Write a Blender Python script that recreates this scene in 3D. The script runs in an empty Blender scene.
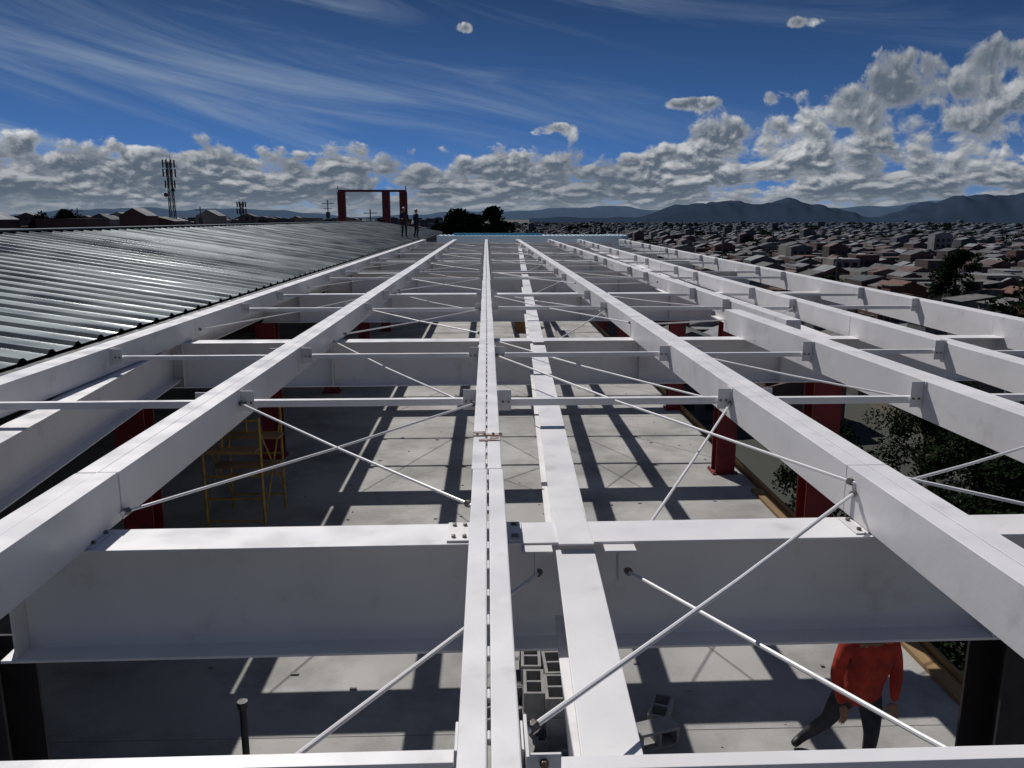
import bpy, bmesh, math, random
from mathutils import Vector, Matrix
random.seed(7)
sc = bpy.context.scene
R = math.radians
sc.view_settings.view_transform = 'Standard'
sc.view_settings.look = 'None'
sc.view_settings.exposure = 0

# ------------------------------------------------------------------ node helpers
class N:
    def __init__(s, tree): s.t = tree; s.n = tree.nodes; s.l = tree.links
    def set(s, sock, v):
        if isinstance(v, bpy.types.NodeSocket): s.l.new(v, sock)
        else: sock.default_value = v
    def m(s, op, a, b=None, c=None, clamp=False):
        n = s.n.new('ShaderNodeMath'); n.operation = op; n.use_clamp = clamp
        s.set(n.inputs[0], a)
        if b is not None: s.set(n.inputs[1], b)
        if c is not None: s.set(n.inputs[2], c)
        return n.outputs[0]
    def mr(s, v, a, b, c, d, smooth=False):
        n = s.n.new('ShaderNodeMapRange')
        if smooth: n.interpolation_type = 'SMOOTHSTEP'
        s.set(n.inputs[0], v)
        for i, x in enumerate((a, b, c, d)): s.set(n.inputs[1+i], x)
        return n.outputs[0]
    def mix(s, f, a, b, mode='MIX'):
        n = s.n.new('ShaderNodeMix'); n.data_type = 'RGBA'; n.blend_type = mode
        s.set(n.inputs[0], f); s.set(n.inputs[6], a); s.set(n.inputs[7], b)
        return n.outputs[2]
    def xyz(s, x, y, z=0.0):
        n = s.n.new('ShaderNodeCombineXYZ')
        s.set(n.inputs[0], x); s.set(n.inputs[1], y); s.set(n.inputs[2], z)
        return n.outputs[0]
    def noise(s, vec, scale, detail=4, rough=.5, dist=0.0, col=False):
        n = s.n.new('ShaderNodeTexNoise')
        if vec is not None: s.l.new(vec, n.inputs['Vector'])
        n.inputs['Scale'].default_value = scale; n.inputs['Detail'].default_value = detail
        n.inputs['Roughness'].default_value = rough; n.inputs['Distortion'].default_value = dist
        return n.outputs[1 if col else 0]
    def vor(s, vec, scale):
        n = s.n.new('ShaderNodeTexVoronoi'); n.feature = 'F1'; n.voronoi_dimensions='2D'
        if vec is not None: s.l.new(vec, n.inputs['Vector'])
        n.inputs['Scale'].default_value = scale
        return n.outputs[0]

def C(r, g, b): return (r, g, b, 1)

def mat(name, c1, c2=None, rough=.5, metal=0.0, nscale=4.0, lo=.35, hi=.65, bump=0.0, bscale=40.0, stretch=None, detail=4, spec=.5, attr=False, c3=None, c3scale=1.0, c3lo=.55, c3hi=.7):
    m = bpy.data.materials.new(name); m.use_nodes = True
    h = N(m.node_tree); b = h.n['Principled BSDF']
    tc = h.n.new('ShaderNodeTexCoord'); vec = tc.outputs['Object']
    if stretch:
        mp = h.n.new('ShaderNodeMapping'); mp.inputs['Scale'].default_value = stretch
        h.l.new(vec, mp.inputs['Vector']); vec = mp.outputs[0]
    if attr:
        a = h.n.new('ShaderNodeAttribute'); a.attribute_name = 'Col'
        f = h.noise(vec, nscale, detail)
        k = h.mr(f, .3, .7, .75, 1.2)
        col = h.mix(1.0, a.outputs[0], h.xyz(k, k, k), 'MULTIPLY')
    elif c2:
        f = h.mr(h.noise(vec, nscale, detail), lo, hi, 0, 1)
        col = h.mix(f, C(*c1), C(*c2))
    else: col = C(*c1)
    if c3:
        f = h.mr(h.noise(vec, c3scale, 6, .65), c3lo, c3hi, 0, 1)
        col = h.mix(f, col, C(*c3))
    h.set(b.inputs['Base Color'], col)
    rr = h.mr(h.noise(vec, nscale*2.3, 2), .3, .7, max(.05, rough-.1), min(1, rough+.12))
    h.set(b.inputs['Roughness'], rr)
    b.inputs['Metallic'].default_value = metal
    b.inputs['Specular IOR Level'].default_value = spec
    if bump:
        bn = h.n.new('ShaderNodeBump'); bn.inputs['Strength'].default_value = bump; bn.inputs['Distance'].default_value = .01
        h.l.new(h.noise(vec, bscale, 4), bn.inputs['Height']); h.l.new(bn.outputs[0], b.inputs['Normal'])
    return m

M = {}
M['white'] = mat('white_steel_paint', (.80,.785,.79), (.73,.715,.72), rough=.38, nscale=2.0, bump=.12, bscale=14, c3=(.50,.465,.44), c3scale=4, c3lo=.58, c3hi=.87)
M['whited'] = mat('white_steel_dull', (.73,.715,.71), (.64,.625,.62), rough=.5, nscale=3, bump=.1, bscale=10, c3=(.42,.38,.34), c3scale=3, c3lo=.6, c3hi=.85)
M['red'] = mat('red_oxide_paint', (.20,.011,.018), (.13,.009,.013), rough=.5, nscale=3, c3=(.08,.013,.016), c3scale=4)
M['shaded'] = mat('shaded_column_steel', (.02,.018,.022), (.03,.02,.022), rough=.7, nscale=3)  # shade on the corner columns put into a near-black colour
M['floor'] = mat('concrete_floor', (.42,.41,.39), (.31,.30,.285), rough=.85, nscale=.6, bump=.3, bscale=30, c3=(.18,.175,.165), c3scale=.8, c3lo=.45, c3hi=.74, detail=8)
M['concrete'] = mat('concrete', (.30,.29,.28), (.2,.195,.19), rough=.9, nscale=3, bump=.4, bscale=60)
M['roofmetal'] = mat('galvanised_roof', (.045,.068,.078), (.034,.052,.062), rough=.36, metal=.5, nscale=.5, spec=.28, c3=(.028,.042,.052), c3scale=.25)
M['gutter'] = mat('dark_gutter', (.035,.045,.05), (.02,.025,.03), rough=.4, metal=.3)
M['rust'] = mat('rusty_plate', (.45,.40,.38), (.16,.07,.04), rough=.5, metal=.3, nscale=25)
M['bolt'] = mat('bolt_steel', (.25,.24,.23), (.12,.09,.07), rough=.4, metal=.8, nscale=30)
M['wood'] = mat('timber', (.33,.21,.09), (.2,.12,.05), rough=.8, nscale=3, stretch=(1,.15,1), bump=.3)
M['yellow'] = mat('yellow_tube', (.42,.26,.04), (.25,.15,.03), rough=.5, nscale=8)
M['black'] = mat('black_rubber', (.015,.015,.017), (.03,.03,.03), rough=.6)
M['brick'] = mat('brick', (.17,.07,.045), (.10,.05,.035), rough=.9, nscale=2)
M['render'] = mat('cream_render', (.33,.28,.22), (.22,.19,.155), rough=.9, nscale=1)
M['grayw'] = mat('cement_render', (.15,.145,.14), (.09,.09,.09), rough=.9, nscale=1)
M['joint'] = mat('joint_sealant', (.2,.2,.195), (.3,.295,.285), rough=.9, nscale=1)
M['zinc'] = mat('zinc_sheet', (.16,.165,.17), (.10,.085,.075), rough=.6, metal=.2, nscale=.7)
M['tile'] = mat('clay_tile', (.16,.065,.042), (.08,.042,.035), rough=.85, nscale=1.5)
M['fiber'] = mat('fibre_cement_roof', (.11,.105,.10), (.055,.053,.05), rough=.85, nscale=.9)
M['glass'] = mat('window_glass', (.02,.025,.03), rough=.1)
M['frame'] = mat('window_frame', (.4,.4,.4), rough=.5)
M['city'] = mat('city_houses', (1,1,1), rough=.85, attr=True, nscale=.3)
M['leaf'] = mat('leaves', (.020,.032,.013), (.011,.020,.008), rough=1, nscale=.8, spec=.0)
M['leafd'] = mat('leaves_dark', (.014,.023,.011), (.007,.013,.006), rough=1, nscale=.5, spec=.0)
M['bark'] = mat('bark', (.09,.065,.045), (.05,.04,.03), rough=.95, nscale=6)
M['mast'] = mat('mast_steel', (.09,.08,.085), (.06,.06,.06), rough=.6)
M['sheet'] = mat('pale_blue_sheet', (.66,.78,.84), (.56,.70,.78), rough=.35, metal=.1, nscale=.4)
M['blue'] = mat('blue_flashing', (.10,.45,.70), (.07,.35,.6), rough=.4)

# ------------------------------------------------------------------ mesh builder
class MB:
    def __init__(s): s.v=[]; s.f=[]; s.mi=[]; s.mats=[]
    def idx(s, m):
        if m not in s.mats: s.mats.append(m)
        return s.mats.index(m)
    def add(s, vs, fs, m):
        o=len(s.v); s.v += [tuple(v) for v in vs]
        k=s.idx(m)
        for f in fs: s.f.append([i+o for i in f]); s.mi.append(k)
    def hexa(s, b, t, m):
        s.add(b+t, [(3,2,1,0),(4,5,6,7),(0,1,5,4),(1,2,6,5),(2,3,7,6),(3,0,4,7)], m)
    def box(s, x0,x1,y0,y1,z0,z1,m):
        s.hexa([(x0,y0,z0),(x1,y0,z0),(x1,y1,z0),(x0,y1,z0)],[(x0,y0,z1),(x1,y0,z1),(x1,y1,z1),(x0,y1,z1)],m)
    def bar(s, p0, p1, w, h, m, off=0.0, zo=0.0):
        """bar with its TOP centre line p0->p1, w wide, h deep"""
        p0=Vector(p0); p1=Vector(p1); d=(p1-p0); d2=Vector((d.x,d.y,0)).normalized()
        n=Vector((d2.y,-d2.x,0)); U=Vector((0,0,1))
        a=n*(off-w/2); b=n*(off+w/2); z=U*zo; hh=U*(zo-h)
        s.hexa([p0+a+hh,p0+b+hh,p1+b+hh,p1+a+hh],[p0+a+z,p0+b+z,p1+b+z,p1+a+z],m)
    def prof(s, p0, p1, pts, m, caps=True):
        p0=Vector(p0); p1=Vector(p1); d=(p1-p0).normalized()
        n=d.cross(Vector((0,0,1)))
        if n.length<1e-4: n=Vector((1,0,0))
        n.normalize(); u=n.cross(d)
        k=len(pts)
        vs=[p0+n*a+u*b for a,b in pts]+[p1+n*a+u*b for a,b in pts]
        fs=[(i,(i+1)%k,(i+1)%k+k,i+k) for i in range(k)]
        if caps: fs += [tuple(range(k))[::-1], tuple(range(k,2*k))]
        s.add(vs,fs,m)
    def rod(s, p0, p1, r, m, k=8, r1=None):
        p0=Vector(p0); p1=Vector(p1); d=(p1-p0).normalized()
        a=Vector((0,0,1)) if abs(d.z)<.9 else Vector((1,0,0))
        n=d.cross(a).normalized(); u=n.cross(d); r1=r if r1 is None else r1
        vs=[p0+(n*math.cos(t)+u*math.sin(t))*r for t in [2*math.pi*i/k for i in range(k)]]
        vs+=[p1+(n*math.cos(t)+u*math.sin(t))*r1 for t in [2*math.pi*i/k for i in range(k)]]
        s.add(vs,[(i,(i+1)%k,(i+1)%k+k,i+k) for i in range(k)]+[tuple(range(k))[::-1],tuple(range(k,2*k))],m)
    def obj(s, name, bevel=0, smooth=False, parent=None):
        me=bpy.data.meshes.new(name); me.from_pydata(s.v,[],s.f)
        for m in s.mats: me.materials.append(m)
        me.polygons.foreach_set('material_index', s.mi)
        bm=bmesh.new(); bm.from_mesh(me); bmesh.ops.recalc_face_normals(bm,faces=bm.faces); bm.to_mesh(me); bm.free()
        if smooth: me.polygons.foreach_set('use_smooth',[True]*len(me.polygons))
        o=bpy.data.objects.new(name,me); sc.collection.objects.link(o)
        if bevel:
            b=o.modifiers.new('b','BEVEL'); b.width=bevel; b.segments=2; b.limit_method='ANGLE'; b.angle_limit=R(40)
            b.harden_normals=False
        if parent: o.parent=parent
        return o

W=M['white']; WD=M['whited']
H=1.2
FL=-3.5          # floor level
GZ=-19.0         # street level
BAYS=[3.51+6.05*i for i in range(8)]   # cross frames
END=46.5
SK=-.014

# ------------------------------------------------------------------ purlins
def double_purlin(pa, pb, w, h, gap=.008, joints=True, step=.19, weld=.055, detail_to=16):
    """two back to back channels with stitch welds, jointed at each frame"""
    pa=Vector(pa); pb=Vector(pb); L=(pb.y-pa.y)
    P=lambda y: pa+(pb-pa)*((y-pa.y)/L)
    ys=[pa.y]+[y+.22 for y in BAYS if pa.y<y+.22<pb.y-.5]+[pb.y]
    if not joints: ys=[pa.y,pb.y]
    b=MB(); cw=(w-gap)/2
    for a,c in zip(ys[:-1],ys[1:]):
        p0=P(a+.003); p1=P(c-.003); j=random.uniform(-.003,.003)
        sx=Vector((random.uniform(-.005,.005),0,0)); sx2=Vector((random.uniform(-.005,.005),0,0))
        b.bar(p0+sx+Vector((0,0,j)),p1+sx2+Vector((0,0,-j)),cw,h,W,off=-(cw+gap)/2)
        b.bar(p0+sx,p1+sx2,cw,h,W,off=(cw+gap)/2,zo=.0015)
        y=a+.1
        while y<min(c-.1,detail_to):
            f=(y-a)/(c-a); ss=sx*(1-f)+sx2*f
            b.bar(P(y)+ss,P(y+weld*random.uniform(.6,1.6))+ss,gap*.98,.02,WD,zo=-.0035)
            y+=step*random.uniform(.85,1.15)
    return b.obj('steel_purlin',bevel=.005)

double_purlin((0.0,-1.2,0),(-.02,END,0),.148,.2,gap=.009)
double_purlin((-1.89,-1.2,0),(-1.80,END,0),.2,.24,gap=.004)
double_purlin((1.89,-1.2,0),(1.80,END,0),.2,.24,gap=.004)
double_purlin((-3.68,1,0),(-3.56,END,0),.2,.24,gap=.004)
double_purlin((3.46,-1,0.03),(3.20,10.3,0.03),.2,.28,gap=.004,joints=False)
double_purlin((3.68,9.4,0),(3.6,END,0),.18,.24,gap=.004)
double_purlin((4.45,0,0),(5.3,END,0),.19,.26,gap=.004)
double_purlin((6.15,1,0),(7.9,END+3,0),.2,.36,gap=.004)

def px(y, which):
    t=(y+1.2)/(END+1.2)
    return {'L2':-3.68+.12*(y-1)/(END-1),'L1':-1.89+.09*t,'C':-.02*t,'R1':1.89-.09*t,
            'R2':(3.46-.26*(y+1)/11.3) if y<10 else 3.68-.08*(y-9.4)/(END-9.4),
            'R3':4.45+.85*y/END,'R4':6.15+1.75*(y-1)/(END+2)}[which]

# ------------------------------------------------------------------ cross frames
def ibeam(b, p0, p1, w, h, tf, tw, m):
    a=w/2; t=tw/2
    pts=[(-a,0),(a,0),(a,-tf),(t,-tf),(t,-h+tf),(a,-h+tf),(a,-h),(-a,-h),(-a,-h+tf),(-t,-h+tf),(-t,-tf),(-a,-tf)]
    b.prof(p0,p1,pts[::-1],m)
CD=.54
for i,y in enumerate(BAYS):
    b=MB(); z=-.243
    xl,xr=(-2.22,7.0) if i==0 else (-4.35,7.2)
    sk=SK
    ibeam(b,(xl,y-sk*xl,z),(xr,y-sk*xr,z),.25,CD,.014,.01,W)
    for x in ([-2.15,2.42,4.4] if i==0 else [-3.6,-1.85,1.85,3.6]):
        for s in (-1,1):
            yy=y-sk*x
            b.box(x-.005,x+.005,yy+(s*.007 if s>0 else -.118),yy+(.118 if s>0 else -.007),z-CD+.015,z-.0145,WD)
    b.obj('steel_cross_beam',bevel=.003)

def bolt(b,x,y,z,r=.011,hgt=.012,m=None):
    b.rod((x,y,z),(x,y,z+hgt),r,m or M['bolt'],6)
b=MB()
y=BAYS[0]
for (x0,x1) in ((-.19,-.085),(.085,.155)):
    b.box(x0,x1,y-.11,y+.11,-.2425,-.232,WD)
    for xx in (x0+.03,x1-.025):
        for yy in (y-.07,y+.07): bolt(b,xx,yy,-.232)
for s in (-1,1):
    yc=y-SK*s*1.76
    b.box(s*1.76-.05 ,s*1.76+.0,yc-.1,yc+.1,-.2425,-.235,WD)
    bolt(b,s*1.76-.02,yc-.06,-.235); bolt(b,s*1.76-.02,yc+.06,-.235)
b.obj('splice_plate',bevel=.001)
b=MB()
b.box(-.085,.085,4.32,4.36,.002,.008,M['rust'])
b.box(-.082,-.01,4.38,4.41,.002,.006,M['rust'])
b.box(.012,.06,4.27,4.31,.002,.005,M['rust'])
b.box(-.05,.07,4.22,4.25,.002,.006,M['rust'])
for xx in (-.06,-.02,.03,.07): bolt(b,xx,4.34,.008,.009,.008)
b.obj('purlin_splice_plate',bevel=.001)

# ------------------------------------------------------------------ lower longitudinal girder
b=MB(); z=-.27
G=lambda y:(.275+.0345*y, y, z)
segs=[-1.0]+BAYS+[END]
for a,c in zip(segs[:-1],segs[1:]):
    ibeam(b,G(a+(.13 if a>0 else 0)),G(c-.13),.175,.34,.012,.008,W)
for y in BAYS:
    gx=G(y)[0]
    if y>9:
        b.box(gx-.07,gx+.07,y-.24,y+.24,-.2425,-.236,W)
y=BAYS[0]; gx=G(y)[0]
b.box(gx-.08,gx+.08,y-.16,y+.3,-.2428,-.234,W)
b.obj('steel_girder',bevel=.003)
b=MB()
for x0 in (gx-.25,gx+.125):
    b.box(x0,x0+.14,y-.20,y-.127,-.262,-.252,WD)
    b.box(x0+.06,x0+.07,y-.2,y-.127,-.40,-.264,WD)
b.obj('gusset_plate',bevel=.001)
b=MB()
ibeam(b,(-3.0,2.0,-.25),(-3.75,9.5,-.25),.22,.44,.012,.01,W); b.obj('steel_girder',bevel=.003)
for a,c in zip(BAYS[1:-1],BAYS[2:]):
    b=MB(); ibeam(b,(-4.3,a+.13,-.25),(-4.3,c-.13,-.25),.2,.4,.012,.01,W)
    b.obj('steel_girder')
    b=MB(); x0=4.25+.03*(a-9.6); x1=4.25+.03*(c-9.6)
    ibeam(b,(x0,a+.2,-.26),(x1,c-.07,-.26),.2,.4,.012,.01,W); b.obj('steel_girder')

# ------------------------------------------------------------------ struts + cleats
lines=['L2','L1','C','R1','R2','R3','R4']
half={'L2':.1,'L1':.1,'C':.074,'R1':.1,'R2':.1,'R3':.095,'R4':.1}
rows=[(1.70,-.085,.05)]
for y in BAYS:
    rows+=[(y+2.12,-.08,.05),(y+4.1,-.075,.042)]
for (y,z,t) in rows:
    if y>END: continue
    for A,B in zip(lines[:-1],lines[1:]):
        if y<2 and A in('L2',): continue
        xa=px(y,A)+half[A]; xb=px(y,B)-half[B]
        b=MB(); dy=random.uniform(-.05,.05)
        if y<2: dy=0
        dz=random.uniform(-.012,.008)
        b.bar((xa+.012,y+dy,z+dz),(xb-.012,y+dy+.008*(xb-xa),z+dz),t,t,W)
        for xx,s in ((xa,1),(xb,-1)):
            yy=y+dy
            top=.03 if A in('R2','R3','R1') and s==-1 else -.01
            b.box(min(xx,xx+s*.008),max(xx,xx+s*.008),yy-.06,yy+.05,-.17,top,WD)
            if y>2: b.box(min(xx+s*.009,xx+s*.10),max(xx+s*.009,xx+s*.10),yy-.038,yy-.030,-.165,top-.004,WD)
            if 2<y<12:
                for q in (.04,.08):
                    b.rod((xx+s*q,yy-.038,z-.02),(xx+s*q,yy-.052,z-.02),.009,M['bolt'],6)
        b.obj('steel_strut',bevel=.002)
b=MB()
b.box(.0825,.0905,1.60,1.76,-.17,.0,WD); b.box(.091,.165,1.62,1.628,-.16,-.01,WD)
for zz in (-.03,-.08,-.13): b.rod((.125,1.62,zz),(.125,1.606,zz),.011,M['bolt'],6)
b.obj('bolted_bracket',bevel=.001)

# ------------------------------------------------------------------ bracing rods
def rod(p0,p1,r=.0085):
    b=MB(); p0=Vector(p0); p1=Vector(p1); d=(p1-p0).normalized()
    mid=(p0+p1)/2-Vector((0,0,.012*(p1-p0).length*.4))
    b.rod(p0,mid,r,W); b.rod(mid,p1,r,W)
    b.rod(p0+d*.02,p0+d*.045,r*2.1,M['bolt'],6); b.rod(p1-d*.045,p1-d*.02,r*2.1,M['bolt'],6)
    return b.obj('bracing_rod',smooth=False)
y1=BAYS[0]
rod((1.78,3.62,-.10),(.09,1.84,-.11))
rod((.62,3.37,-.37),(1.78,.55,-.04))
rod((.24,3.37,-.37),(-1.78,-.3,-.03))
for i,y in enumerate(BAYS[:-1]):
    sA=y+2.12; sB=y+4.1
    rod((px(y,'L1')+.1,y+.2,-.2),(-.08,sA-.05,-.1))
    rod((px(y,'L1')+.1,sA,-.1),(-.08,y+.25,-.2))
    rod((.75,y+.16,-.34),(px(y,'R1')-.1,sA,-.12))
    rod((px(y,'R1')-.1,y+.12,-.06),(.08,sB,-.1))
    rod((px(y,'R1')+.1,y+.15,-.08),(px(sA,'R2')-.1,y+.9,-.1))
    rod((px(y,'R1')+.1,sB,-.1),(px(sA,'R2')-.1,sA,-.12))
    if 0<i<4:
        rod((px(y,'R2')+.1,y+.2,-.1),(px(sA,'R3')-.1,sA,-.1))
        rod((px(sB,'L1')-.1,sB,-.1),(px(y,'L2')+.1,y+.3,-.15))
    if i<4:
        rod((px(y,'L1')+.1,sB+1.6,-.2),(-.08,sA,-.15)); rod((.08,sB+1.6,-.2),(px(y,'R1')-.1,sA+.1,-.15))
rod((px(y1,'R1')+.1,3.7,-.04),(px(2.0,'R2')-.1,2.4,-.05))

# ------------------------------------------------------------------ columns
def column(x,y,z1=-.243-CD-.002,w=.36,d=.3,m=None,name='red_steel_column'):
    m=m or M['red']
    b=MB(); p=[(-w/2,-d/2),(w/2,-d/2),(w/2,-d/2+.016),(.006,-d/2+.016),(.006,d/2-.016),(w/2,d/2-.016),(w/2,d/2),(-w/2,d/2),(-w/2,d/2-.016),(-.006,d/2-.016),(-.006,-d/2+.016),(-w/2,-d/2+.016)]
    k=len(p)
    vs=[(x+a,y+c,FL+.02) for a,c in p]+[(x+a,y+c,z1) for a,c in p]
    b.add(vs,[(i,(i+1)%k,(i+1)%k+k,i+k) for i in range(k)]+[tuple(range(k)),tuple(range(k,2*k))],m)
    b.box(x-w/2-.06,x+w/2+.06,y-d/2-.06,y+d/2+.06,FL+.001,FL+.0195,m)
    for sx in(-1,1):
        for sy in(-1,1): bolt(b,x+sx*(w/2+.03),y+sy*(d/2+.03),FL+.0195,.015,.04)
    return b.obj(name)
column(-2.40,BAYS[0]-.03,m=M['shaded'],name='steel_column'); column(2.66,BAYS[0]+.035,m=M['shaded'],name='steel_column')
for y in BAYS[1:]: column(-4.28,y-.06)
for y in [9.62,14.3,19.4]+BAYS[4:]:
    column(4.2+.05*(y-9.6) if y<20 else 4.25+.03*(y-9.6),y+.0,z1=-.665 if y in (14.3,19.4) else -.243-CD-.002)
for y in BAYS: column(-10,y,z1=.2,w=.3)

# ------------------------------------------------------------------ building slab and walls
b=MB(); b.box(-16,4.78,-4,END+.5,FL-.3,FL,M['floor']); b.obj('concrete_floor')
b=MB()
for y in (6.6,18.6,30.6,42.6): b.box(-15.9,4.7,y-.003,y+.003,FL+.001,FL+.0035,M['joint'])
for x in (-5.6,): b.box(x-.003,x+.003,-3.9,END,FL+.004,FL+.0065,M['joint'])
b.obj('floor_joint')
b=MB(); b.box(-16,4.7,-4,END+.5,GZ,FL-.303,M['brick']); b.obj('building_base')
b=MB(); b.box(-16.2,-16.003,-4,END+.5,FL-.3,-.1,M['grayw']); b.obj('side_wall')
b=MB(); b.box(-16,4.78,END+.503,END+.7,FL-.3,-.9,M['grayw']); b.obj('end_wall')
b=MB(); b.box(4.62,4.80,1.0,13.2,FL+.003,FL+.05,M['wood']); b.box(4.82,4.86,-4,END,FL-.32,FL+.12,M['wood'])
b.obj('timber_edge_board')

# left roof, ribbed sheets
b=MB()
pts=[]; y=-3.0
while y<72:
    hh=.034*random.uniform(.9,1.1)
    pts+=[(y,0),(y+.32,0),(y+.37,hh),(y+.42,hh)]; y+=.47
pts.append((y,0)); YE=y
def strip(xa,za,xb,zb,m,pts):
    vs=[(xa,p,za+q) for p,q in pts]+[(xb,p,zb+q) for p,q in pts]; k=len(pts)
    b.add(vs,[(i,i+1,i+1+k,i+k) for i in range(k-1)],m)
strip(-3.95,.0,-10,.92,M['roofmetal'],pts)
strip(-10,.92,-16.4,-.05,M['roofmetal'],pts)
b.add([(-3.97,-3,-.02),(-3.97,YE,-.02),(-10,YE,.89),(-10,-3,.89)],[(0,1,2,3)],M['gutter'])
b.add([(-10,-3,.89),(-10,YE,.89),(-16.4,YE,-.08),(-16.4,-3,-.08)],[(0,1,2,3)],M['gutter'])
b.box(-10.25,-9.75,-3,YE,.93,.965,M['roofmetal'])
b.box(-4.0,-3.86,-3,YE,-.17,-.03,M['gutter'])
b.obj('metal_roof')
b=MB(); b.box(-16,-4.4,END+.71,YE-.5,GZ,-.12,M['grayw']); b.obj('warehouse_wall')

# far end
b=MB(); b.box(-2.9,8.3,END+.8,END+3.2,-.6,.18,M['sheet'])
for i in range(45): b.box(-2.8+i*.25,-2.74+i*.25,END+.75,END+3.2,.183,.215,M['sheet'])
b.box(-1.9,3.2,END+.7,END+.78,.2,.34,M['blue'])
b.box(-3.1,8.5,END+.55,END+.79,-.75,-.55,M['white'])
b.obj('roof_sheet_stack')
b=MB(); b.box(-2.8,8.2,END+.9,END+12,GZ,-.62,M['grayw']); b.obj('far_building')

# red portal frame
b=MB(); Y=76
for x in (-13.4,-9.3,-7.7):
    b.box(x-.35,x+.35,Y,Y+.5,GZ,3.55,M['red'])
b.box(-13.7,-7.4,Y+.1,Y+.35,3.553,3.75,M['red'])
b.box(-13.0,-9.7,Y+.1,Y+.3,.5,.7,M['red'])
for x in(-13.7,-7.45): b.rod((x,Y+.2,3.75),(x,Y+.2,4.1),.04,M['mast'])
b.obj('red_portal_frame')

# ------------------------------------------------------------------ scaffold, blocks, tools
def scaffold(x,y,w=.85,h=1.85,d=1.2):
    b=MB(); m=M['yellow']; r=.022
    for yy in(y,y+d):
        for xx in(x,x+w): b.rod((xx,yy,FL),(xx,yy,FL+h),r,m)
        for zz in(.25,.6,.95,1.3,1.8): b.rod((x,yy,FL+zz),(x+w,yy,FL+zz),r*.8,m)
        b.rod((x+w*.35,yy,FL+1.3),(x+w*.35,yy,FL+1.8),r*.7,m)
    for xx in(x-.01,x+w+.01):
        b.rod((xx,y,FL+.3),(xx,y+d,FL+1.6),r*.6,m); b.rod((xx,y+d,FL+.3),(xx,y,FL+1.6),r*.6,m)
    b.box(x-.1,x+w*.95,y-.1,y+.14,FL+1.325,FL+1.365,M['wood'])
    b.box(x+.05,x+w+.15,y+.3,y+.55,FL+.98,FL+1.02,M['wood'])
    b.box(x-.15,x+w+.1,y+.7,y+.95,FL+1.325,FL+1.365,M['wood'])
    b.obj('scaffold')
scaffold(-4.2,11.4)
def block(x,y,z,a):
    b=MB(); L,Wd,Hh,t=.39,.19,.19,.03
    m=M['concrete']
    b.box(-L/2,L/2,-Wd/2,-Wd/2+t,0,Hh,m); b.box(-L/2,L/2,Wd/2-t,Wd/2,0,Hh,m)
    for xx in(-L/2,-t/2,L/2-t): b.box(xx+.0005,xx+t-.0005,-Wd/2+t,Wd/2-t,0.001,Hh-.001,m)
    o=b.obj('hollow_concrete_block',bevel=.004); o.location=(x,y,z); o.rotation_euler=(0,0,a); return o
for i in range(4):
    for j in range(4-(i%2)):
        for k in range(3 if i>0 else 1):
            block(.42+random.uniform(-.02,.02)+.205*(i%3)*.9,6.4+j*.42+random.uniform(-.02,.02)+.05*i,FL+k*.192,R(90)+random.uniform(-.06,.06))
for (x,y,a,rx) in ((1.48,6.5,.3,R(90)),(1.62,6.72,1.2,0),(.1,6.7,.5,0),(.62,6.0,.2,0),(.2,6.15,1.3,R(90))):
    o=block(x,y,FL+(.096 if rx else 0),a); o.rotation_euler=(rx,0,a)
b=MB(); b.rod((.28,7.0,FL),(.28,7.0,FL+.3),.13,M['concrete'],20,r1=.15)
b.rod((.28,7.0,FL+.3),(.28,7.0,FL+.315),.158,M['concrete'],20); b.rod((.28,7,FL+.316),(.28,7,FL+.319),.14,M['grayw'],20); b.obj('bucket')
b=MB(); b.rod((-2.05,6.0,FL+.02),(-2.1,6.15,FL+.62),.03,M['black'],10); b.box(-2.17,-1.93,5.88,6.12,FL,FL+.02,M['black'])
b.rod((-2.1,6.15,FL+.62),(-2.1,6.15,FL+.68),.045,M['black'],10); b.obj('post_shore')
b=MB()
for i in range(140):
    x=random.uniform(-3.5,4.3); y=random.uniform(5.5,24); s=random.uniform(.008,.035)
    b.box(x,x+s*random.uniform(1,3),y,y+s,FL+.001,FL+s*.5,M['concrete'])
b.obj('construction_debris')
b=MB()
for (x,y,a,hh) in ((3.7,24,.3,.35),(2.9,29,.1,.4),(-2.2,24,.2,.45),(1.5,33,.4,.5)):
    for k in range(int(hh/.06)): b.bar((x,y+k*.01,FL+.055+k*.06),(x+a+.02*k,y+2.2,FL+.055+k*.06),.7,.05,M['concrete' if x>2 else 'wood'])
b.obj('stacked_boards')

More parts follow.
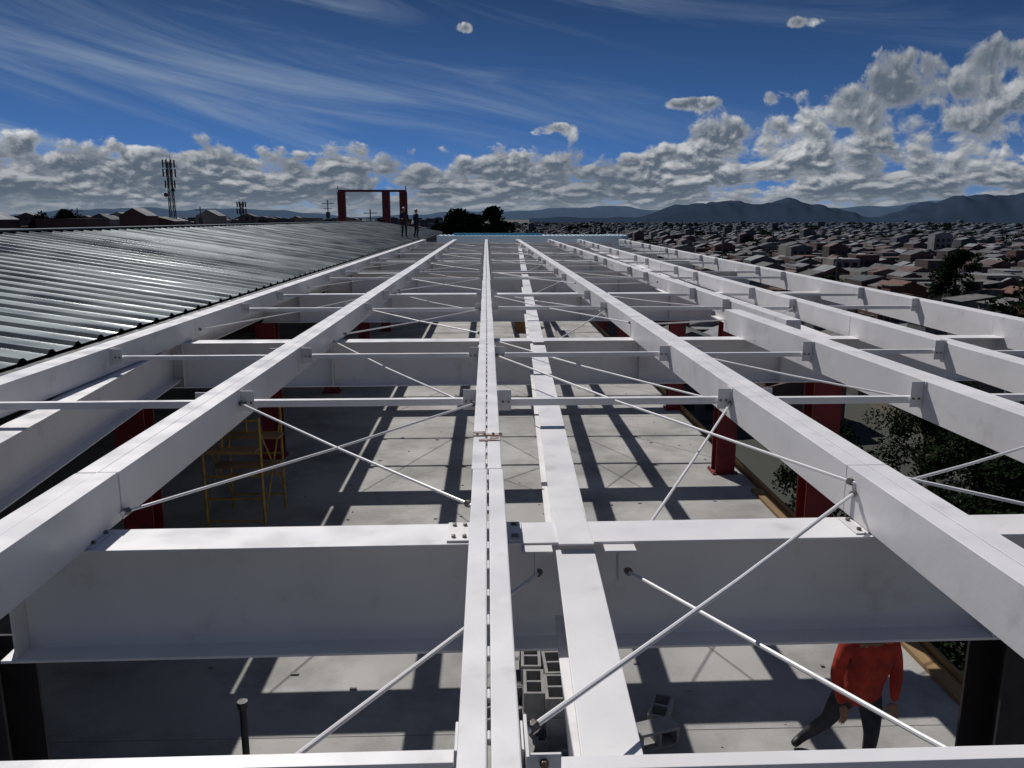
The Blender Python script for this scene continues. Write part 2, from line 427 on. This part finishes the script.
# ------------------------------------------------------------------ people
def person(name, J, loc, rotz, mats, scale=1.0, bulk=1.0, hem=False):
    V=[]; E=[]; rad=[]; tag={}
    def add(k,p,r): V.append(Vector(p)); rad.append(r); tag[k]=len(V)-1
    rr={'pelvis':(.15*bulk,.12*bulk),'waist':(.145*bulk,.11*bulk),'chest':(.165*bulk,.125*bulk),'neckb':(.07,.07),'neck':(.055,.055),'headl':(.075,.085),'headm':(.083,.1),'headt':(.065,.08)}
    for k in ('pelvis','waist','chest','neckb','neck','headl','headm','headt'): add(k,J[k],rr[k])
    for s in 'lr':
        for k,r in (('sh',.072*bulk),('el',.05*bulk),('wr',.03),('hip',.1*bulk),('kn',.066),('an',.045),('toe',.038)):
            add(k+s,J[k+s],(r,r))
        add('ua'+s,(Vector(J['sh'+s])*.6+Vector(J['el'+s])*.4),(.06*bulk,.06*bulk))
        add('fa'+s,(Vector(J['el'+s])*.65+Vector(J['wr'+s])*.35),(.047*bulk,.047*bulk))
        add('th'+s,(Vector(J['hip'+s])*.6+Vector(J['kn'+s])*.4),(.088*bulk,.088*bulk))
        add('cf'+s,(Vector(J['kn'+s])*.65+Vector(J['an'+s])*.35),(.062,.062))
    e=lambda a,b2:E.append((tag[a],tag[b2]))
    for a,c in (('pelvis','waist'),('waist','chest'),('chest','neckb'),('neckb','neck'),('neck','headl'),('headl','headm'),('headm','headt')): e(a,c)
    for s in 'lr':
        e('chest','sh'+s); e('sh'+s,'ua'+s); e('ua'+s,'el'+s); e('el'+s,'fa'+s); e('fa'+s,'wr'+s)
        e('pelvis','hip'+s); e('hip'+s,'th'+s); e('th'+s,'kn'+s); e('kn'+s,'cf'+s); e('cf'+s,'an'+s); e('an'+s,'toe'+s)
    def skin(V,E,rad,root,sub=1):
        me=bpy.data.meshes.new('tmp'); me.from_pydata(V,E,[]); o=bpy.data.objects.new('tmp',me); sc.collection.objects.link(o)
        sk=o.modifiers.new('s','SKIN'); sk.use_smooth_shade=True
        for i,r in enumerate(rad): me.skin_vertices[0].data[i].radius=r
        me.skin_vertices[0].data[root].use_root=True
        su=o.modifiers.new('u','SUBSURF'); su.levels=sub; su.render_levels=sub
        dg=bpy.context.evaluated_depsgraph_get(); dg.update()
        r=bpy.data.meshes.new_from_object(o.evaluated_get(dg))
        bpy.data.objects.remove(o); return r
    body=skin(V,E,rad,0,2)
    order=['shirt','vest','trousers','skin','boots','hat']
    for k in order: body.materials.append(mats[k])
    def seg(p,a,b2):
        ab=b2-a; t=max(0,min(1,(p-a).dot(ab)/max(ab.length_squared,1e-9))); return (p-(a+ab*t)).length
    names={v:k for k,v in tag.items()}
    def mk(i,j):
        n2=names[j]
        if n2 in('waist','chest','neckb') : return 1
        if n2 in('neck','headl','headm','headt'): return 3
        if n2[:2] in('sh',): return 1
        if n2[:2] in('ua','el','fa','wr'): return 0
        if n2[:3]=='hip' and hem: return 1
        if n2[:2]=='to': return 4
        return 2
    bl=[(V[i],V[j],mk(i,j)) for i,j in E]
    for f in body.polygons:
        c=f.center; best=min(bl,key=lambda q:seg(c,q[0],q[1])); mi=best[2]
        f.material_index=mi; f.use_smooth=True
    root=bpy.data.objects.new(name,None); sc.collection.objects.link(root)
    o=bpy.data.objects.new('body',body); sc.collection.objects.link(o); o.parent=root
    hm=Vector(J['headm']); up=(Vector(J['headt'])-Vector(J['headl'])).normalized(); fw=Vector(J['face']).normalized(); fw=(fw-up*fw.dot(up)).normalized(); sd=up.cross(fw)
    b=MB()
    def ell(c,a,b2,c2,m,lo=-1.0,seg_=12,ring=8):
        vs=[];fs=[]
        for i in range(ring+1):
            ph=lo*math.pi/2+(math.pi/2-lo*math.pi/2)*i/ring
            for j in range(seg_):
                th=2*math.pi*j/seg_
                vs.append(c+sd*(a*math.cos(ph)*math.cos(th))+fw*(b2*math.cos(ph)*math.sin(th))+up*(c2*math.sin(ph)))
        for i in range(ring):
            for j in range(seg_): fs.append((i*seg_+j,i*seg_+(j+1)%seg_,(i+1)*seg_+(j+1)%seg_,(i+1)*seg_+j))
        b.add(vs,fs,m)
    ell(hm+up*.04,.098,.118,.095,mats['hat'],lo=0.0)
    ell(hm+up*.04+fw*.02,.112,.15,.012,mats['hat'])
    ell(hm-up*.03+fw*.1,.014,.02,.026,mats['skin'])
    for s in(-1,1):
        ell(hm-up*.02+sd*s*.085,.012,.02,.032,mats['skin'])
        ell(hm+up*.002+sd*s*.032+fw*.085,.012,.01,.008,M['black'])
    ell(hm-up*.075+fw*.085,.026,.01,.006,M['red'])
    b.obj('head_details',smooth=True,parent=root)
    for s in 'lr':
        wr=Vector(J['wr'+s]); d=(wr-Vector(J['el'+s])).normalized()
        side=d.cross(Vector((0,0,1))); 
        if side.length<.2: side=Vector((0,1,0))
        side.normalize(); nrm=side.cross(d)
        HV=[wr,wr+d*.045,wr+d*.085];HR=[(.028,.02),(.038,.018),(.036,.016)];HE=[(0,1),(1,2)]
        for q,(o_,ln) in enumerate(((-.03,.062),(-.01,.074),(.011,.07),(.03,.055))):
            p=wr+d*.085+side*o_; i=len(HV)
            HV+=[p,p+d*ln*.45-nrm*.008,p+d*ln*.8-nrm*.026,p+d*ln-nrm*.04]; HR+=[(.0095,.0095),(.009,.009),(.0085,.0085),(.007,.007)]
            HE+=[(2,i),(i,i+1),(i+1,i+2),(i+2,i+3)]
        i=len(HV); sg=-1 if s=='l' else 1
        HV+=[wr+d*.03+side*sg*.035,wr+d*.06+side*sg*.058-nrm*.01,wr+d*.085+side*sg*.062-nrm*.022]; HR+=[(.013,.013),(.011,.011),(.009,.009)]
        HE+=[(1,i),(i,i+1),(i+1,i+2)]
        hmsh=skin(HV,HE,HR,0,1)
        hmsh.materials.append(mats['skin'])
        for f in hmsh.polygons: f.use_smooth=True
        ho=bpy.data.objects.new('hand',hmsh); sc.collection.objects.link(ho); ho.parent=root
    root.location=loc; root.rotation_euler=(0,0,rotz); root.scale=(scale,)*3
    return root
vest=mat('orange_red_jacket',(.46,.035,.015),(.24,.018,.010),rough=.8,nscale=9,bump=1,bscale=14)
pm={'shirt':vest,'vest':vest,
    'trousers':mat('dark_trousers',(.02,.022,.03),(.035,.035,.045),rough=.9,nscale=8,bump=.5,bscale=20),'skin':mat('skin',(.30,.16,.10),rough=.6),
    'boots':mat('boots',(.02,.015,.012),rough=.6),'hat':mat('hard_hat',(.5,.05,.02),rough=.3)}
# worker stooping slightly, weight on the right leg, left leg set a little aside
Jw={'pelvis':(0,0,.76),'waist':(.01,-.03,.90),'chest':(.02,-.08,1.13),'neckb':(.02,-.13,1.30),'neck':(.01,-.15,1.35),'headl':(.0,-.17,1.39),'headm':(-.01,-.20,1.46),'headt':(-.01,-.21,1.54),
    'face':(-.3,-.8,-.4),
    'shl':(-.19,-.10,1.23),'ell':(-.26,-.12,.98),'wrl':(-.23,-.20,.76),
    'shr':(.22,-.08,1.23),'elr':(.27,-.08,.97),'wrr':(.22,-.18,.76),
    'hipl':(-.10,.02,.72),'knl':(-.19,.10,.42),'anl':(-.31,.32,.09),'toel':(-.41,.28,.035),
    'hipr':(.10,-.02,.72),'knr':(.09,-.12,.42),'anr':(.12,-.02,.09),'toer':(.09,-.16,.035)}
person('construction_worker',Jw,(3.14,6.02,FL),0,pm,bulk=1.13,hem=True)
def stand(arm=.0):
    return {'pelvis':(0,0,.95),'waist':(0,0,1.1),'chest':(0,0,1.33),'neckb':(0,0,1.47),'neck':(0,0,1.52),'headl':(0,-.01,1.57),'headm':(0,-.015,1.63),'headt':(0,0,1.71),'face':(0,-1,0),
    'shl':(-.19,0,1.42),'ell':(-.25,.03-arm*.1,1.14),'wrl':(-.22,-.10-arm*.2,.9+arm*.2),'shr':(.19,0,1.42),'elr':(.26,.02,1.14),'wrr':(.25,-.1,.9),
    'hipl':(-.1,0,.9),'knl':(-.11,-.06,.5),'anl':(-.12,.02,.08),'toel':(-.13,-.13,.035),'hipr':(.1,0,.9),'knr':(.12,-.03,.5),'anr':(.14,.06,.08),'toer':(.17,-.08,.035)}
pb=dict(pm); pb['vest']=mat('blue_overall',(.02,.03,.045),rough=.9); pb['shirt']=pb['vest']; pb['hat']=mat('white_helmet',(.3,.3,.3),rough=.4)
person('construction_worker',stand(1),(-4.65,46,.125),.4,pb,scale=.95)
person('construction_worker',stand(0),(-4.1,47.5,.04),2.2,pb,scale=.95)

# ------------------------------------------------------------------ ground, hills
b=MB(); g=mat('ground',(.05,.05,.04),(.026,.03,.022),rough=.95,nscale=.02,c3=(.075,.068,.055),c3scale=.004)
b.add([(-14000,-3000,GZ),(14000,-3000,GZ),(14000,16000,GZ),(-14000,16000,GZ)],[(0,1,2,3)],g); b.obj('ground')
def hills(name,dist,az0,az1,hfun,m,depth=1500):
    b=MB(); n=420; k=12; vs=[]
    for i in range(n+1):
        az=az0+(az1-az0)*i/n; hh=hfun(az)
        for j in range(k+1):
            t=j/k; d=dist+depth*t; a=R(az)
            z=GZ+(hh)*math.sin(min(1,t*1.25)*math.pi/2)*(1+.10*math.sin(az*1.6+t*7)*t+.07*math.sin(az*4+t*9)*(1-t*.5))
            vs.append((d*math.sin(a),d*math.cos(a),z))
    fs=[(i*(k+1)+j,(i+1)*(k+1)+j,(i+1)*(k+1)+j+1,i*(k+1)+j+1) for i in range(n) for j in range(k)]
    b.add(vs,fs,m); b.obj(name,smooth=True)
def nz(x,s): return sum(math.sin(x*f+s*f*1.7+s)/f**1.2 for f in (.35,.8,1.7,3.3,6.1,10.3))/2.4
hm1=mat('hill_near',(.030,.048,.078),(.025,.040,.066),rough=1,nscale=.003,spec=0)  # bluish distance haze is part of the hill colour
hm2=mat('hill_far',(.065,.10,.155),(.057,.09,.14),rough=1,nscale=.001,spec=0)  # paler blue: stronger haze painted into the far ridge
def h1(az):
    e=max(0,min(1,(az-4)/19)); return 22+ e*68+ (24*e+6)*nz(az,1.3)
def h2(az): return 92+30*nz(az*.7,4.1)+ (60 if az>5 else 0)*min(1,max(0,(az-5)/10))
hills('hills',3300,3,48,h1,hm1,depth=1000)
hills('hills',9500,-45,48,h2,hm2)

# ------------------------------------------------------------------ city
wallm=[M['brick'],M['render'],M['grayw'],M['brick'],M['grayw']]
roofm=[M['fiber'],M['zinc'],M['tile'],M['tile'],M['grayw'],M['fiber']]
def house(x,y,w,d,h,rot):
    b=MB(); wm=random.choice(wallm); rm=random.choice(roofm); t=random.random()
    b.box(-w/2,w/2,-d/2,d/2,0,h,wm)
    if t<.5:
        b.box(-w/2+.15,w/2-.15,-d/2+.15,d/2-.15,h+.002,h+.06,rm)
        for q in ((-w/2,w/2,-d/2,-d/2+.14),(-w/2,w/2,d/2-.14,d/2),(-w/2,-w/2+.14,-d/2+.143,d/2-.143),(w/2-.14,w/2,-d/2+.143,d/2-.143)):
            b.box(*q,h+.001,h+.7,wm)
        if random.random()<.6:
            b.box(-w*.2,w*.25,-d*.3,d*.1,h+.07,h+2.1,wm); b.box(-w*.23,w*.28,-d*.33,d*.13,h+2.103,h+2.2,rm)
        if random.random()<.5: b.rod((w*.3,d*.3,h+.06),(w*.3,d*.3,h+1.0),.5,M['black'],12,r1=.45)
    else:
        o=.3
        if t<.75: pz=[(-w/2-o,h+.02),(w/2+o,h+.02+w*.14)]
        else: pz=[(-w/2-o,h),(0,h+w*.2),(w/2+o,h)]
        for (xa,za),(xb,zb) in zip(pz[:-1],pz[1:]):
            b.hexa([(xa,-d/2-o,za),(xb,-d/2-o,zb),(xb,d/2+o,zb),(xa,d/2+o,za)],[(xa,-d/2-o,za+.08),(xb,-d/2-o,zb+.08),(xb,d/2+o,zb+.08),(xa,d/2+o,za+.08)],rm)
        top=[(p[0]*(.5*w)/(w/2+o),p[1]) for p in pz]
        for s in(-1,1):
            vs=[(top[0][0],s*d/2,h-.02)]+[(a,s*d/2,c) for a,c in top]+[(top[-1][0],s*d/2,h-.02)]
            b.add(vs,[tuple(range(len(vs)))],wm)
    fl=max(1,int(h//2.6))
    for f in range(fl):
        zz=f*2.6+1.0
        for s in(-1,1):
            nwin=max(1,int(w//2.4))
            for i in range(nwin):
                cx=-w/2+(i+.5)*w/nwin
                yy=s*d/2
                ya,yb=sorted((yy,yy+s*.04))
                if f==0 and i==0: b.box(cx-.45,cx+.45,ya,yb,0.0,2.05,M['tile']); continue
                b.box(cx-.6,cx+.6,ya,yb,zz,zz+1.2,M['frame']); ya,yb=sorted((yy+s*.042,yy+s*.06)); b.box(cx-.52,cx+.52,ya,yb,zz+.08,zz+1.12,M['glass'])
        for s in(-1,1):
            nwin=max(1,int(d//3))
            for i in range(nwin):
                cy=-d/2+(i+.5)*d/nwin; xx=s*w/2
                xa,xb=sorted((xx,xx+s*.04)); b.box(xa,xb,cy-.6,cy+.6,zz,zz+1.2,M['frame']); xa,xb=sorted((xx+s*.042,xx+s*.06)); b.box(xa,xb,cy-.52,cy+.52,zz+.08,zz+1.12,M['glass'])
    nm='brick_house' if wm is M['brick'] else 'rendered_house'
    o=b.obj(nm); o.location=(x,y,GZ); o.rotation_euler=(0,0,rot); return o
cnt=0
for ix in range(11):
    X=46+ix*7.6+(ix//2)*4.4
    yy=40+random.uniform(0,5)
    while yy<165:
        w=random.uniform(4.5,7.5)
        if X<yy*.85+14 and X>yy*.12 and random.random()<.80:
            house(X+random.uniform(-1,1),yy+w/2,random.uniform(5.2,7),w,random.choice((2.9,4.8,2.8,5.4,3.2,6.0))+random.uniform(-.2,.3),R(2)+random.uniform(-.03,.03))
            cnt+=1
        yy+=w+random.choice((.3,.3,.6,4,6))
print('houses',cnt)
vs=[];fs=[];cols=[]
pal=[(.13,.06,.04),(.11,.055,.04),(.26,.23,.19),(.13,.125,.12),(.07,.07,.07),(.09,.05,.038),(.15,.10,.08),(.30,.28,.26)]
rpal=[(.09,.09,.09),(.05,.05,.05),(.13,.13,.135),(.12,.055,.04),(.22,.225,.235),(.11,.055,.045),(.07,.065,.06)]
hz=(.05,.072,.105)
def mixc(c,t): return tuple(c[i]*(1-t)+hz[i]*t for i in range(3))  # blends distance haze into wall and roof colours
n=0
while n<12500:
    d=80*math.exp(random.random()**.72*math.log(36)); az=random.uniform(-44,46)
    x=d*math.sin(R(az)); y=d*math.cos(R(az))
    gx=9.5+ (d/120); x=round(x/gx)*gx+random.uniform(-1.2,1.2); 
    if 38<x<146 and y*.12<x and 36<y<170: continue
    if -20<x<12 and y<84: continue
    if y<40: continue
    w=random.uniform(4.5,8)*(1+d/2600); dd=random.uniform(4.5,8)*(1+d/2600)
    h=random.choice((3,3,4.8,5.2,5.4,6.2))+random.uniform(-.4,.4)
    if random.random()<.02 : h=random.uniform(7.5,9.5)
    if random.random()<.005 and d>450: h=random.uniform(11,14)
    if x<-30 and random.random()<.12: h+=random.uniform(3,9)
    if x<-60 and random.random()<.07: h=random.uniform(16.5,21)
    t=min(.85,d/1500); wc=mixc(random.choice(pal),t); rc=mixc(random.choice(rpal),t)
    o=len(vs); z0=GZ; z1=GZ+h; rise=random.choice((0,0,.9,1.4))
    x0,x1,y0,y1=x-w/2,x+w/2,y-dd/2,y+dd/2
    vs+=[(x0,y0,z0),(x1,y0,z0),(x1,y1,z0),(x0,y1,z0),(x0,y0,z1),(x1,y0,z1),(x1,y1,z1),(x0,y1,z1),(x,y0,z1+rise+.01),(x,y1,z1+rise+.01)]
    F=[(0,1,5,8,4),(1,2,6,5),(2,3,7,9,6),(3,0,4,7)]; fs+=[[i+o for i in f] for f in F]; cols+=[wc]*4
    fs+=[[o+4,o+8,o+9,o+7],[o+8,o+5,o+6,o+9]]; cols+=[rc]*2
    if d<500:
        for fl in range(int(h//2.6)):
            for k in range(3):
                a=x0+w*(.12+.3*k); zz=z0+fl*2.6+1; o=len(vs)
                vs+=[(a,y0-.05,zz),(a+w*.16,y0-.05,zz),(a+w*.16,y0-.05,zz+1.2),(a,y0-.05,zz+1.2)]; fs.append([o,o+1,o+2,o+3]); cols.append((.02,.022,.028))
    n+=1
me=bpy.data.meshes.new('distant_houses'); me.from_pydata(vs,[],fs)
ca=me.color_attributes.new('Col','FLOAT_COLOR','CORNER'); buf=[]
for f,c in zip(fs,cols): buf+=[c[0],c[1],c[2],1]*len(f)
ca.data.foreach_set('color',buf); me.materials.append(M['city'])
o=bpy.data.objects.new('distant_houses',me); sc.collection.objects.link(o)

# ------------------------------------------------------------------ trees
def leaves(b,c,r,n,sz,m,squash=.8):
    c=Vector(c)
    for i in range(n):
        d=Vector((random.gauss(0,1),random.gauss(0,1),random.gauss(0,1))).normalized()*r*random.random()**.4
        d.z*=squash; p=c+d
        a=Vector((random.uniform(-1,1),random.uniform(-1,1),random.uniform(-1,1))).normalized(); q=a.orthogonal().normalized(); s=sz*random.uniform(.6,1.4)
        b.add([p-a*s,p+q*s*.6,p+a*s,p-q*s*.6],[(0,1,2,3)],m)
def tree(name,x,y,z0,h,w,clumps=22,n=120,sz=.16,dark=False,base=.38,mixd=.5):
    b=MB()
    m1,m2=(M['leafd'],M['leafd']) if dark else (M['leaf'],M['leafd'])
    b.rod((x,y,z0),(x+.1,y,z0+h*.55),h*.022,M['bark'],8,r1=h*.014)
    b.rod((x+.1,y,z0+h*.55),(x+.05,y+.1,z0+h*.86),h*.014,M['bark'],7,r1=h*.004)
    for i in range(8):
        a=i*1.05+random.random(); st=h*random.uniform(base-.05,.68); L2=w*random.uniform(.2,.3)
        b.rod((x,y,z0+st),(x+math.cos(a)*L2,y+math.sin(a)*L2,z0+min(.84*h,st+h*.12)),h*.008,M['bark'],6,r1=h*.003)
    for i in range(clumps):
        a=random.uniform(0,6.28); t=random.random(); rr=w*.5*math.sqrt(random.random())*math.sin(math.pi*(.25+.7*t))
        leaves(b,(x+math.cos(a)*rr,y+math.sin(a)*rr,z0+h*(base+(.93-base)*t)),w*random.uniform(.1,.2),n,sz,m1 if random.random()<mixd else m2)
    return b.obj(name)
T0=23.0
tree('tree',-4.2,118,GZ,T0-.6,8,34,170,.25,True,.6)
tree('tree',-1.2,114,GZ,T0-.9,6.5,30,170,.25,True,.6)
tree('tree',1.3,120,GZ,T0-.0,6.5,30,170,.25,True,.6)
tree('tree',-86,170,GZ,22.8,9,24,140,.3,True,.6)
tree('tree',-113,210,GZ,22.0,10,24,140,.35,True,.6)
tree('tree',88,148,GZ,15,9,30,180,.26,True,.4)
tree('tree',66,90,GZ,8.6,6,26,150,.2,True)
tree('tree',84,105,GZ,9.0,7,26,150,.2,True)
for (x,y,h,w) in ((13.5,9.5,11.9,5.5),(16.5,13.5,11.6,6),(13.2,15.5,10.8,5),(18.5,19,11.4,6.5),(14.5,21.5,10.0,5.5),(20.5,26,10.4,6.5),(16,28.5,9.2,5.5),(23.5,33,9.6,7),(18,37,8.8,6),(27,41,9.0,7),(21,47,8.2,6),(30,52,8.2,7),(12,4,11.6,5),(34,44,9,7),(36,60,8.4,7),(25,22,10.8,7),(29,29,10.0,7),(22,15,11.2,6.5)):
    tree('tree',x,y,GZ,h+random.uniform(-.4,.4),w,40,200,.11,False,.42,.2)
b=MB()
for i in range(420):
    d=random.uniform(130,2200); az=random.uniform(-42,44); x=d*math.sin(R(az)); y=d*math.cos(R(az))
    if -25<x<14 and y<100: continue
    k=1+d/500
    h=random.uniform(6,10)
    if x<-20 and random.random()<.3: h=21
    for j in range(5): leaves(b,(x+random.uniform(-3,3)*k*.6,y+random.uniform(-2,2),GZ+h*random.uniform(.5,.85)),2.0*k**.5,40,.5*k**.5,M['leafd'])
b.obj('distant_trees')
b=MB(); 
for i in range(150):
    leaves(b,(random.uniform(7.6,9.3),random.uniform(-2,44),GZ+random.uniform(3,9)),.9,90,.08,random.choice((M['leaf'],M['leafd'],M['leafd'],M['leafd'])))
b.obj('hedge')
b=MB(); b.box(10.0,10.2,-5,120,GZ,GZ+4.8,M['grayw']); b.box(9.95,10.25,-5,120,GZ+4.803,GZ+4.9,M['concrete']); b.obj('boundary_wall')

# ------------------------------------------------------------------ telecom mast and poles
def mast(x,y,top,wb=2.2,wt=.9):
    b=MB(); m=M['mast']; n=18; Ht=top-GZ
    c=lambda k,i:(x+(wb+(wt-wb)*i/n)/2*(1 if k in(1,2) else -1),y+(wb+(wt-wb)*i/n)/2*(1 if k in(2,3) else -1),GZ+Ht*i/n)
    for i in range(n):
        for k in range(4):
            b.rod(c(k,i),c(k,i+1),.12,m,5); b.rod(c(k,i),c((k+1)%4,i+1),.06,m,4); b.rod(c((k+1)%4,i),c(k,i+1),.06,m,4); b.rod(c(k,i+1),c((k+1)%4,i+1),.06,m,4)
    for zt,rad in ((top-.5,1.7),(top-3.2,1.8),(top-6.5,1.4)):
        for k in range(8):
            a=k*.785; xx=x+math.cos(a)*rad; yy=y+math.sin(a)*rad
            b.box(xx-.18,xx+.18,yy-.12,yy+.12,zt-1.1,zt+1.1,m); b.rod((x,y,zt),(xx,yy,zt),.06,m,4)
    for dz,s in((-8.2,1),(-9.6,-1)):
        b.rod((x+s*1.1,y-.9,top+dz),(x+s*1.1,y-1.3,top+dz),.6,M['mast'],14)
    for k in(-.5,.5): b.rod((x+k,y,top),(x+k,y,top+1.8),.06,m,4)
    b.obj('telecom_tower')
mast(-95,250,17.6)
mast(-98,330,7,1.4,.8)
def pole(x,y,top):
    b=MB(); b.rod((x,y,GZ),(x,y,top),.14,M['mast'],6,r1=.09); b.rod((x-1,y,top-.6),(x+1,y,top-.6),.06,M['mast'],4); b.rod((x-.7,y,top-1.4),(x+.7,y,top-1.4),.06,M['mast'],4)
    b.box(x-.3,x+.3,y-.3,y+.3,top-3,top-2,M['mast']); b.obj('utility_pole')
for x,y,t in((-27,140,4.2),(-52,150,3.2),(-74,150,3),(-17,120,2.5),(30,150,-3),(56,190,-2),(75,170,-6)): pole(x,y,t)

# ------------------------------------------------------------------ sun, sky
S=Vector((-.36,.85,1.0)).normalized()
el=math.asin(S.z); az=math.atan2(S.x,S.y)
L=bpy.data.lights.new('sun','SUN'); L.energy=3.7; L.angle=R(.5); L.color=(1,.965,.925)
lo=bpy.data.objects.new('sun',L); sc.collection.objects.link(lo); lo.rotation_euler=S.to_track_quat('Z','Y').to_euler(); lo.location=(-20,60,80)
w=bpy.data.worlds.new('World'); sc.world=w; w.use_nodes=True
w.cycles.sampling_method='MANUAL'; w.cycles.sample_map_resolution=256
h=N(w.node_tree); bg=h.n['Background']; bg.inputs[1].default_value=.088
tc=h.n.new('ShaderNodeTexCoord'); dirv=tc.outputs['Generated']
sp=h.n.new('ShaderNodeSeparateXYZ'); h.l.new(dirv,sp.inputs[0]); X,Y_,Z=sp.outputs
sky=h.n.new('ShaderNodeTexSky'); sky.sky_type='NISHITA'; sky.sun_disc=False; sky.sun_elevation=el; sky.sun_rotation=az
sky.altitude=2600; sky.air_density=1.0; sky.dust_density=.2; sky.ozone_density=4
z2=h.m('ADD',h.m('MULTIPLY',h.m('MAXIMUM',Z,0.0),2.6),.16)
h.l.new(h.xyz(X,Y_,z2),sky.inputs[0])
skc=h.mix(1.0,sky.outputs[0],C(.42,.64,.82),'MULTIPLY')
EL=h.m('MULTIPLY',h.m('ARCSINE',Z),57.2958); AZ=h.m('MULTIPLY',h.m('ARCTAN2',X,Y_),57.2958)
dk=h.mr(EL,4,18,1.0,.56,True)
skc=h.mix(1.0,skc,h.xyz(dk,dk,dk),'MULTIPLY')
def dens(AZ,EL,bumps=None):
    v=h.m('MULTIPLY',h.m('LOGARITHM',h.m('ADD',h.m('MAXIMUM',EL,0.0),1.6),math.e),2.7)
    vec=h.xyz(h.m('MULTIPLY',AZ,.31),v,1.7)
    n1=h.noise(vec,1.0,7,.60,.25)
    vo=h.vor(vec,2.2)
    d=h.m('ADD',n1,h.m('MULTIPLY',h.m('SUBTRACT',.42,vo),.17))
    if bumps is None:
        B=h.m('ADD',h.mr(AZ,7,26,4.9,8.6,True),h.m('MULTIPLY',h.m('SINE',h.m('MULTIPLY',AZ,.55)),.3))
        cov=h.m('MULTIPLY',h.m('SUBTRACT',B,EL),.17)
        cov=h.m('MAXIMUM',h.m('MINIMUM',cov,h.mr(AZ,10,22,.26,.20)),-.34)
        bumps=cov
        for a0,e0,sa,se,amp in ((21,12.0,2.3,.6,.53),(-1.4,12.3,.8,.5,.44),(4.8,6.1,1.9,.6,.47),(13.2,7.5,2.9,.55,.46),(19.5,7.8,2.0,.65,.28),(32,9.6,4.6,1.7,.40)):
            q=h.m('ADD',h.m('POWER',h.m('ABSOLUTE',h.m('DIVIDE',h.m('SUBTRACT',AZ,a0),sa)),2.0),h.m('POWER',h.m('ABSOLUTE',h.m('DIVIDE',h.m('SUBTRACT',EL,e0),se)),2.0))
            bumps=h.m('ADD',bumps,h.m('MULTIPLY',h.m('EXPONENT',h.m('MULTIPLY',q,-1.0)),amp))
    return h.m('SUBTRACT',h.m('ADD',d,bumps),.56), bumps, d
D0,bp,n0=dens(AZ,EL); _,_,n1_=dens(h.m('ADD',AZ,-.2),h.m('ADD',EL,h.mr(EL,0,10,.22,.5)),bumps=bp)
mask=h.mr(D0,-.01,.11,0,1,True)
lit=h.mr(h.m('SUBTRACT',n0,n1_),-.05,.17,0,1,True)
thin=h.mr(D0,.0,.17,1,0)
low=h.mr(EL,0,4.5,.52,1.0)
lit=h.m('MULTIPLY',h.m('ADD',h.m('MULTIPLY',lit,.66),h.m('MULTIPLY',thin,.46),clamp=True),low)
big=h.mr(h.noise(h.xyz(AZ,EL,5.0),.16,2),.35,.65,.6,1.15)
lit=h.m('MULTIPLY',lit,big)
ccol=h.mix(lit,C(1.15,1.5,2.0),C(8.6,8.7,8.8))
rot=h.xyz(h.m('MULTIPLY',h.m('ADD',h.m('MULTIPLY',AZ,.9),h.m('MULTIPLY',EL,1.2)),.05),h.m('MULTIPLY',h.m('ADD',EL,h.m('MULTIPLY',AZ,.20)),.26),3.0)
ci=h.mr(h.noise(rot,1.0,6,.6,.9),.44,.78,0,.6,True)
cim=h.m('MULTIPLY',ci,h.mr(AZ,0,16,1,.3,True))
base=h.mix(cim,skc,C(3.2,4.1,5.3))
haze=h.mr(EL,0,2.6,.65,0,True)
base=h.mix(haze,base,C(2.8,3.5,4.3))
fin=h.mix(mask,base,ccol)
fin=h.mix(h.mr(EL,0,1.8,.55,0,True),fin,C(2.8,3.4,4.1))
h.l.new(fin,bg.inputs[0])

# ------------------------------------------------------------------ camera
cam=bpy.data.cameras.new('camera'); co=bpy.data.objects.new('camera',cam); sc.collection.objects.link(co)
cam.sensor_width=36; cam.lens=28.02; cam.clip_start=.05; cam.clip_end=30000
co.location=(0,0,H); co.rotation_euler=(R(90-11.77),0,R(-1.8))
sc.camera=co
